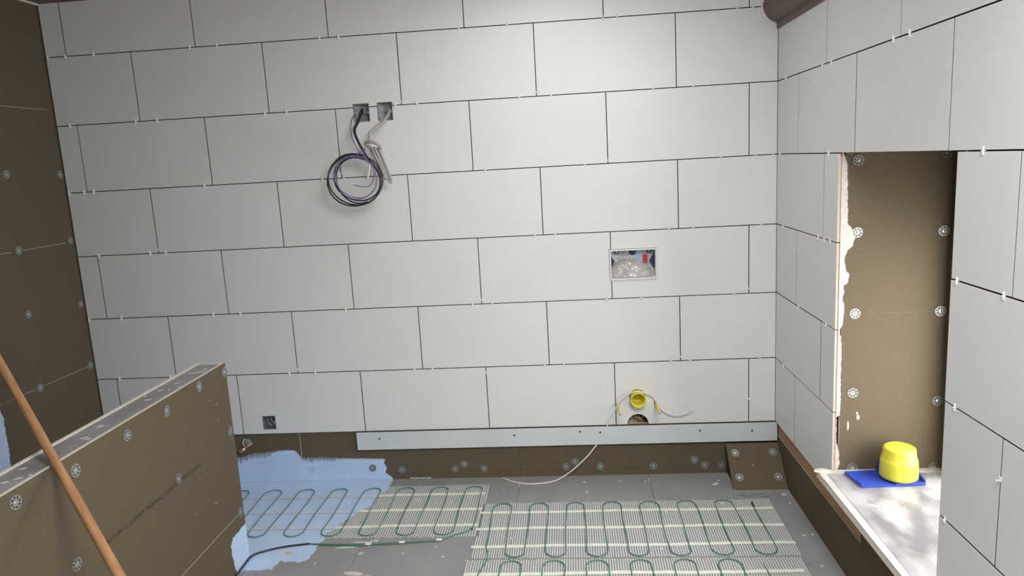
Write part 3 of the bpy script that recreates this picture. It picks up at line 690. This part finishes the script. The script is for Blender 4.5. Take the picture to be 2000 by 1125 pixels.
# ------------------------------------------------------------------ things on the sill
tr = empty('blue_tray', (.145, -.80, .3362)); tag(tr, 'flat blue plastic template lying on the window sill under the yellow cap', 'template')
ZS = .3364
pl = [(.030, -.752), (.047, -.862), (.258, -.852), (.268, -.775), (.245, -.770), (.240, -.745), (.150, -.738)]
plate('base', [(x, y) for x, y in pl], [], floorm, ZS + .0045, ZS, [M['bluep'], M['bluep']], tr)
def rib(p, q, w, z1, name='rib'):
    p, q = Vector((*p, 0)), Vector((*q, 0)); n_ = (q - p).normalized(); s_ = Vector((-n_.y, n_.x, 0)) * w / 2
    z0 = ZS + .0045
    v = [p - s_, q - s_, q + s_, p + s_]
    MB().add([(x.x, x.y, z0) for x in v] + [(x.x, x.y, z1) for x in v], [(3, 2, 1, 0), (4, 5, 6, 7), (0, 1, 5, 4), (1, 2, 6, 5), (2, 3, 7, 6), (3, 0, 4, 7)]).build(name, M['bluep'], tr)
rib((.034, -.756), (.040, -.792), .008, ZS + .012); rib((.044, -.795), (.047, -.822), .012, ZS + .010); rib((.045, -.825), (.051, -.857), .008, ZS + .014)
rib((.056, -.860), (.150, -.856), .003, ZS + .007); rib((.160, -.8555), (.255, -.850), .004, ZS + .010)
rib((.150, -.745), (.158, -.850), .005, ZS + .009, 'step'); rib((.259, -.845), (.265, -.782), .005, ZS + .016)
rib((.036, -.750), (.145, -.742), .003, ZS + .008)
MB().add([(.142, -.742, ZS + .0045), (.152, -.742, ZS + .0045), (.1485, -.740, ZS + .044), (.1455, -.740, ZS + .044), (.142, -.7365, ZS + .0045), (.152, -.7365, ZS + .0045), (.1485, -.7375, ZS + .044), (.1455, -.7375, ZS + .044)],
         [(0, 1, 2, 3), (7, 6, 5, 4), (0, 4, 5, 1), (1, 5, 6, 2), (2, 6, 7, 3), (3, 7, 4, 0)]).build('tab', M['bluep'], tr)
yc = empty('yellow_pot', (.192, -.800, ZS + .0105)); tag(yc, 'big yellow plastic cap upside down on the blue template on the window sill', 'plastic cap')
MB().lathe([(.0005, 0), (.0575, 0), (.0610, .004), (.0612, .012), (.0590, .055), (.0580, .066), (.0545, .068), (.0540, .078), (.0530, .082), (.0520, .0835), (.0518, .098), (.0500, .1035), (.0465, .1065), (.0005, .1075)], 40, (.192, -.800, ZS + .0105)).build('cap_body', M['yellow'], yc)
MB().lathe([(.0445, .1063), (.0440, .1078), (.0420, .1078), (.0415, .1066)], 36, (.192, -.800, ZS + .0105)).build('top_ring', M['yellow'], yc)

# ------------------------------------------------------------------ wooden handle leaning on the partition
u = Vector((.679, -.484, -.552)).normalized(); P0 = Vector((-2.194, -1.621, .8095))
bot = P0 + u * ((P0.z - .010) / -u.z); topp = P0 - u * .62
hd = empty('broom_handle', bot); tag(hd, 'long round wooden broom handle leaning over the low partition', 'handle')
L = (topp - bot).length; q = (topp - bot).to_track_quat('Z', 'Y')
b = MB(); b.lathe([(.0005, 0), (.009, 0), (.0113, .003)] + [(.0113 + .0002*math.sin(k*1.7), L*k/30) for k in range(1, 30)] + [(.0110, L - .006), (.008, L - .001), (.0005, L)], 20)
b.build('shaft', M['wood'], hd, bot, q.to_euler())

# ------------------------------------------------------------------ underfloor heating mats
def serp(xs_, ytop, ybot, z, first_top=True, n=9):
    """legs at xs_, joined by round turns alternately at the top (far) and the bottom (near)"""
    pts = []; top_ = first_top
    for i, x in enumerate(xs_):
        nx_ = xs_[i+1] if i + 1 < len(xs_) else None
        r = abs(xs_[1] - xs_[0]) / 2
        ys_ = (ybot + r, ytop - r) if top_ else (ytop - r, ybot + r)
        for k in range(9):
            t = k / 8; pts.append((x + .0025*math.sin(t*5 + i*2.3), ys_[0] + (ys_[1] - ys_[0])*t, z))
        if nx_ is not None:
            cx = (x + nx_)/2; rr = (nx_ - x)/2; cy = ys_[1]; sg = 1 if top_ else -1
            for k in range(1, n): a = PI*k/n; pts.append((cx - rr*math.cos(a), cy + sg*r*math.sin(a), z))
        top_ = not top_
    return pts
def strands(x0, x1, y0, y1, clip=None, pitch=.0104, w=.0042):
    b = MB(); x = x0
    while x < x1:
        a = y0 + random.uniform(-.004, .004); e = y1 + random.uniform(-.004, .004)
        if clip: a = min(a, clip(x))
        if a - e > .01:
            wb = .0012*math.sin(x*40)
            b.box(x - w/2, x + w/2, e, a, .0016, .0026)
        x += pitch * random.uniform(.93, 1.07)
    y = y0 - .004
    while y > y1:
        xl = x0
        if clip:
            xl = x0
            while xl < x1 and clip(xl) < y: xl += .01
        if xl < x1 - .02: b.box(xl, x1, y - .0006, y + .0006, .0014, .0019)
        y -= .0115
    return b
def tape(parent, x0, x1, y, m, w=.021, bend=.0):
    b = MB(); n_ = max(2, int((x1 - x0)/.04)); v = []
    ph = random.uniform(0, 6)
    for k in range(n_ + 1):
        t = k/n_; x = x0 + (x1 - x0)*t; yy = y + bend*t + .0025*math.sin(ph + x*9); z = .0040 + .0008*math.sin(ph*2 + x*37)
        v += [(x, yy - w/2, z), (x, yy + w/2, z), (x, yy - w/2, .0027), (x, yy + w/2, .0027)]
    f = []
    for k in range(n_):
        i = 4*k; f += [(i, i+4, i+5, i+1), (i, i+2, i+6, i+4), (i+1, i+5, i+7, i+3)]
    f += [(0, 1, 3, 2), (4*n_, 4*n_+2, 4*n_+3, 4*n_+1)]
    return b.add(v, f).build('tape', m, parent)
random.seed(5)
# first mat, half under the blue coat
pb = [(-1.797, -.029), (-1.80, -.095), (-1.821, -.162), (-1.827, -.247), (-1.883, -.341), (-1.918, -.399), (-1.950, -.485), (-1.959, -.555)]
def clipA(x):
    if x > -1.80: return 9
    for (a, b), (c, d) in zip(pb[:-1], pb[1:]):
        if c <= x <= a and a != c: return b + (d - b)*(x - a)/(c - a)
    return -9
ma = empty('heating_mat', (-1.90, -.32, 0)); tag(ma, 'green cable heating mat nearest the long wall, half under blue coating', 'heating mat', 'electric heating mats on the floor')
so = strands(-1.958, -1.322, -.074, -.548, clipA).build('mesh_strands', M['mesh'], ma); so['kind'] = 'stuff'
for y, xb in ((-.170, -1.83), (-.317, -1.87), (-.457, -1.935)):
    tape(ma, xb, -1.328, y, M['tape'], bend=.006); tape(ma, -2.62, xb - .001, y - .004, M['tapeblue'], bend=.002)
xl = [-1.347 - .0795*k for k in range(16)]
tail = [(-2.003, -.590, .0045), (-1.958, -.592, .0045), (-1.876, -.597, .0045), (-1.759, -.599, .0050), (-1.62, -.588, .0045), (-1.471, -.573, .0045), (-1.43, -.545, .0055), (-1.39, -.524, .0066), (-1.362, -.506, .0070), (-1.350, -.478, .0070)]
MB().tube(smoothpath(tail, 6)[:-1] + [Vector(p) for p in serp(xl, -.096, -.534, .0062)], .0023, 7).build('heating_cable', M['green'], ma)
MB().tube(smoothpath([(-2.003, -.590, .0045), (-1.94, -.601, .004), (-1.87, -.604, .004), (-1.759, -.604, .004), (-1.62, -.592, .004), (-1.48, -.578, .004)], 6), .0020, 7).build('return_cable', M['green'], ma)
MB().tube(smoothpath([(-2.000, -.590, .0048), (-2.086, -.609, .0050), (-2.148, -.633, .0050), (-2.190, -.662, .006), (-2.2030, -.690, .0085), (-2.2040, -.730, .0085), (-2.2040, -.79, .007), (-2.2030, -1.0, .006), (-2.200, -1.5, .006)], 7), .0042, 8).build('supply_lead', M['black'], ma)
for x, y in ((-1.755, -.601), (-1.62, -.590), (-1.472, -.575)):
    MB().box(x - .012, x + .012, y - .009, y + .009, .0068, .0076).build('fixing_tape', M['tape'], ma)
# second mat, folded in two runs
mb_ = empty('heating_mat', (-.70, -.6, 0)); tag(mb_, 'green cable heating mat on bare grey board, folded in two runs', 'heating mat', 'electric heating mats on the floor')
so = strands(-1.322, -.098, -.264, -.710, None, .0094, .0037).build('mesh_strands', M['mesh'], mb_); so['kind'] = 'stuff'
so = strands(-1.336, -.108, -.722, -1.17, None, .0094, .0037).build('mesh_strands', M['mesh'], mb_); so['kind'] = 'stuff'
for y, x0, x1 in ((-.350, -1.335, -.100), (-.488, -1.335, -.098), (-.626, -1.335, -.094), (-.818, -1.338, -.122), (-.956, -1.338, -.12), (-1.09, -1.338, -.12)):
    tape(mb_, x0, x1, y, M['tape'], .019, .004)
xb = [-1.277 + .0786*k for k in range(15)]
xc = [-1.207 + .0797*k for k in range(13)]
pts = [Vector(p) for p in serp(xc[::-1], -.735, -1.15, .0060, first_top=False)]
link_ = smoothpath([(-1.209, -1.10, .006), (-1.24, -1.155, .006), (-1.278, -1.10, .006), (-1.292, -.95, .006), (-1.283, -.82, .006), (-1.262, -.72, .006), (-1.268, -.66, .006), (-1.276, -.63, .006)], 6)
pb2 = [Vector(p) for p in serp(xb, -.272, -.708, .0060, first_top=True)]
MB().tube(pts[:-1] + link_ + pb2[2:], .0023, 7).build('heating_cable', M['green'], mb_)
e = pb2[-1]
MB().tube([(e.x, e.y - .03, .0062), (e.x + .001, e.y + .012, .0062)], .0042, 8).build('end_joint', M['black'], mb_)

# ------------------------------------------------------------------ tile spacers
M['spacer'] = mat('spacer_white', (.90, .90, .89), .45)
sb = MB(); sb.add([(-.0017, -.0006, -.012), (.0017, -.0006, -.012), (0, -.0046, -.011), (-.0017, -.0006, .012), (.0017, -.0006, .012), (0, -.0046, .011)], [(0, 1, 2), (5, 4, 3), (0, 2, 5, 3), (1, 4, 5, 2), (0, 3, 4, 1)]); sb.box(-.0042, .0042, -.0020, .0090, -.0011, .0011); sb.box(-.0011, .0011, -.0085, -.0010, -.0011, .0011)
so = sb.build('tile_spacer', M['spacer']); SPM = so.data; bpy.data.objects.remove(so)
ORD = ['first', 'second', 'third', 'fourth', 'fifth', 'sixth', 'seventh', 'eighth', 'ninth', 'tenth', 'eleventh', 'twelfth', 'thirteenth', 'fourteenth']
ROW = ['top', 'second', 'third', 'fourth', 'fifth', 'lowest']
def spacer(p, rot, label, group):
    o = link('tile_spacer', SPM, None, p, rot)
    if group == GR: o.scale = (.8, .7, .8)
    tag(o, label, 'tile spacer', group)
# positions along each joint, in metres (x on the long wall, y on the side wall), topmost joint first
SH = {0: [-3.205, -3.121, -2.989, -2.54, -2.415, -1.951, -1.865, -1.338, -1.129, -0.721, -0.663, -0.165, -0.102, -0.065], 1: [-3.152, -2.836, -2.736, -2.232, -2.133, -1.639, -1.543, -1.093, -0.955, -0.518, -0.35], 2: [-3.208, -3.134, -3.086, -2.553, -2.001, -1.791, -1.261, -0.821, -0.237, -0.09, -0.017], 3: [-3.11, -2.857, -2.782, -1.056, -0.964, -0.462, -0.357, -0.065], 4: [-3.208, -3.046, -2.591, -2.458, -1.95, -1.357, -1.265, -0.745, -0.592, -0.182], 5: [-3.101, -2.845, -2.254, -2.128, -1.65, -1.565, -1.041, -0.951, -0.465, -0.378, -0.069]}
SV = [(-1.610, 1.768, 'short upright joint near the two metal boxes'), (-1.017, 1.772, 'upright joint right of the top middle tile'), (-0.720, 1.464, 'upright joint above the cistern opening'), (-2.815, 1.171, 'upright joint near the left end of the long wall'), (-1.313, 0.868, 'upright joint in the middle of the long wall'), (-0.118, 0.871, 'upright joint beside the room corner, at cistern height'), (-2.211, 0.568, 'upright joint just right of the partition end'), (-1.313, 0.523, 'upright joint at the top of the lowest tile row'), (-0.421, 0.569, 'upright joint above the yellow cap'), (-0.118, 0.36, 'upright joint beside the room corner, in the lowest row')]
SR = {1: [-0.114, -0.544, -0.628, -1.1, -1.196], 2: [-0.044, -0.621, -1.563], 3: [-0.099, -0.534, -0.595, -0.654, -1.484, -1.669], 4: [-0.317, -0.631, -1.504], 5: [-0.126, -1.485]}
GB, GR = 'white spacers in the joints of the long tiled wall', 'white spacers in the joints of the side wall'
for k, xs_ in SH.items():
    for q, x in enumerate(xs_):
        spacer((x, 0, JZ[6-k]), (0, random.uniform(-.06, .06), 0), 'white tile spacer, %s from the left in the %s long joint of the long wall' % (ORD[q], ROW[k]), GB)
for x, z, t in SV:
    spacer((x, 0, z), (0, PI/2 + random.uniform(-.06, .06), 0), 'white tile spacer across the ' + t, GB)
for k, ys_ in SR.items():
    for q, y in enumerate(ys_):
        spacer((0, y, JZ[6-k]), (random.uniform(-.06, .06), 0, -PI/2), 'white tile spacer, %s from the corner in the %s long joint of the side wall' % (ORD[q], ROW[k]), GR)
spacer((0, -1.696, .755), (PI/2, 0, -PI/2), 'white tile spacer across the upright joint right of the alcove', GR)
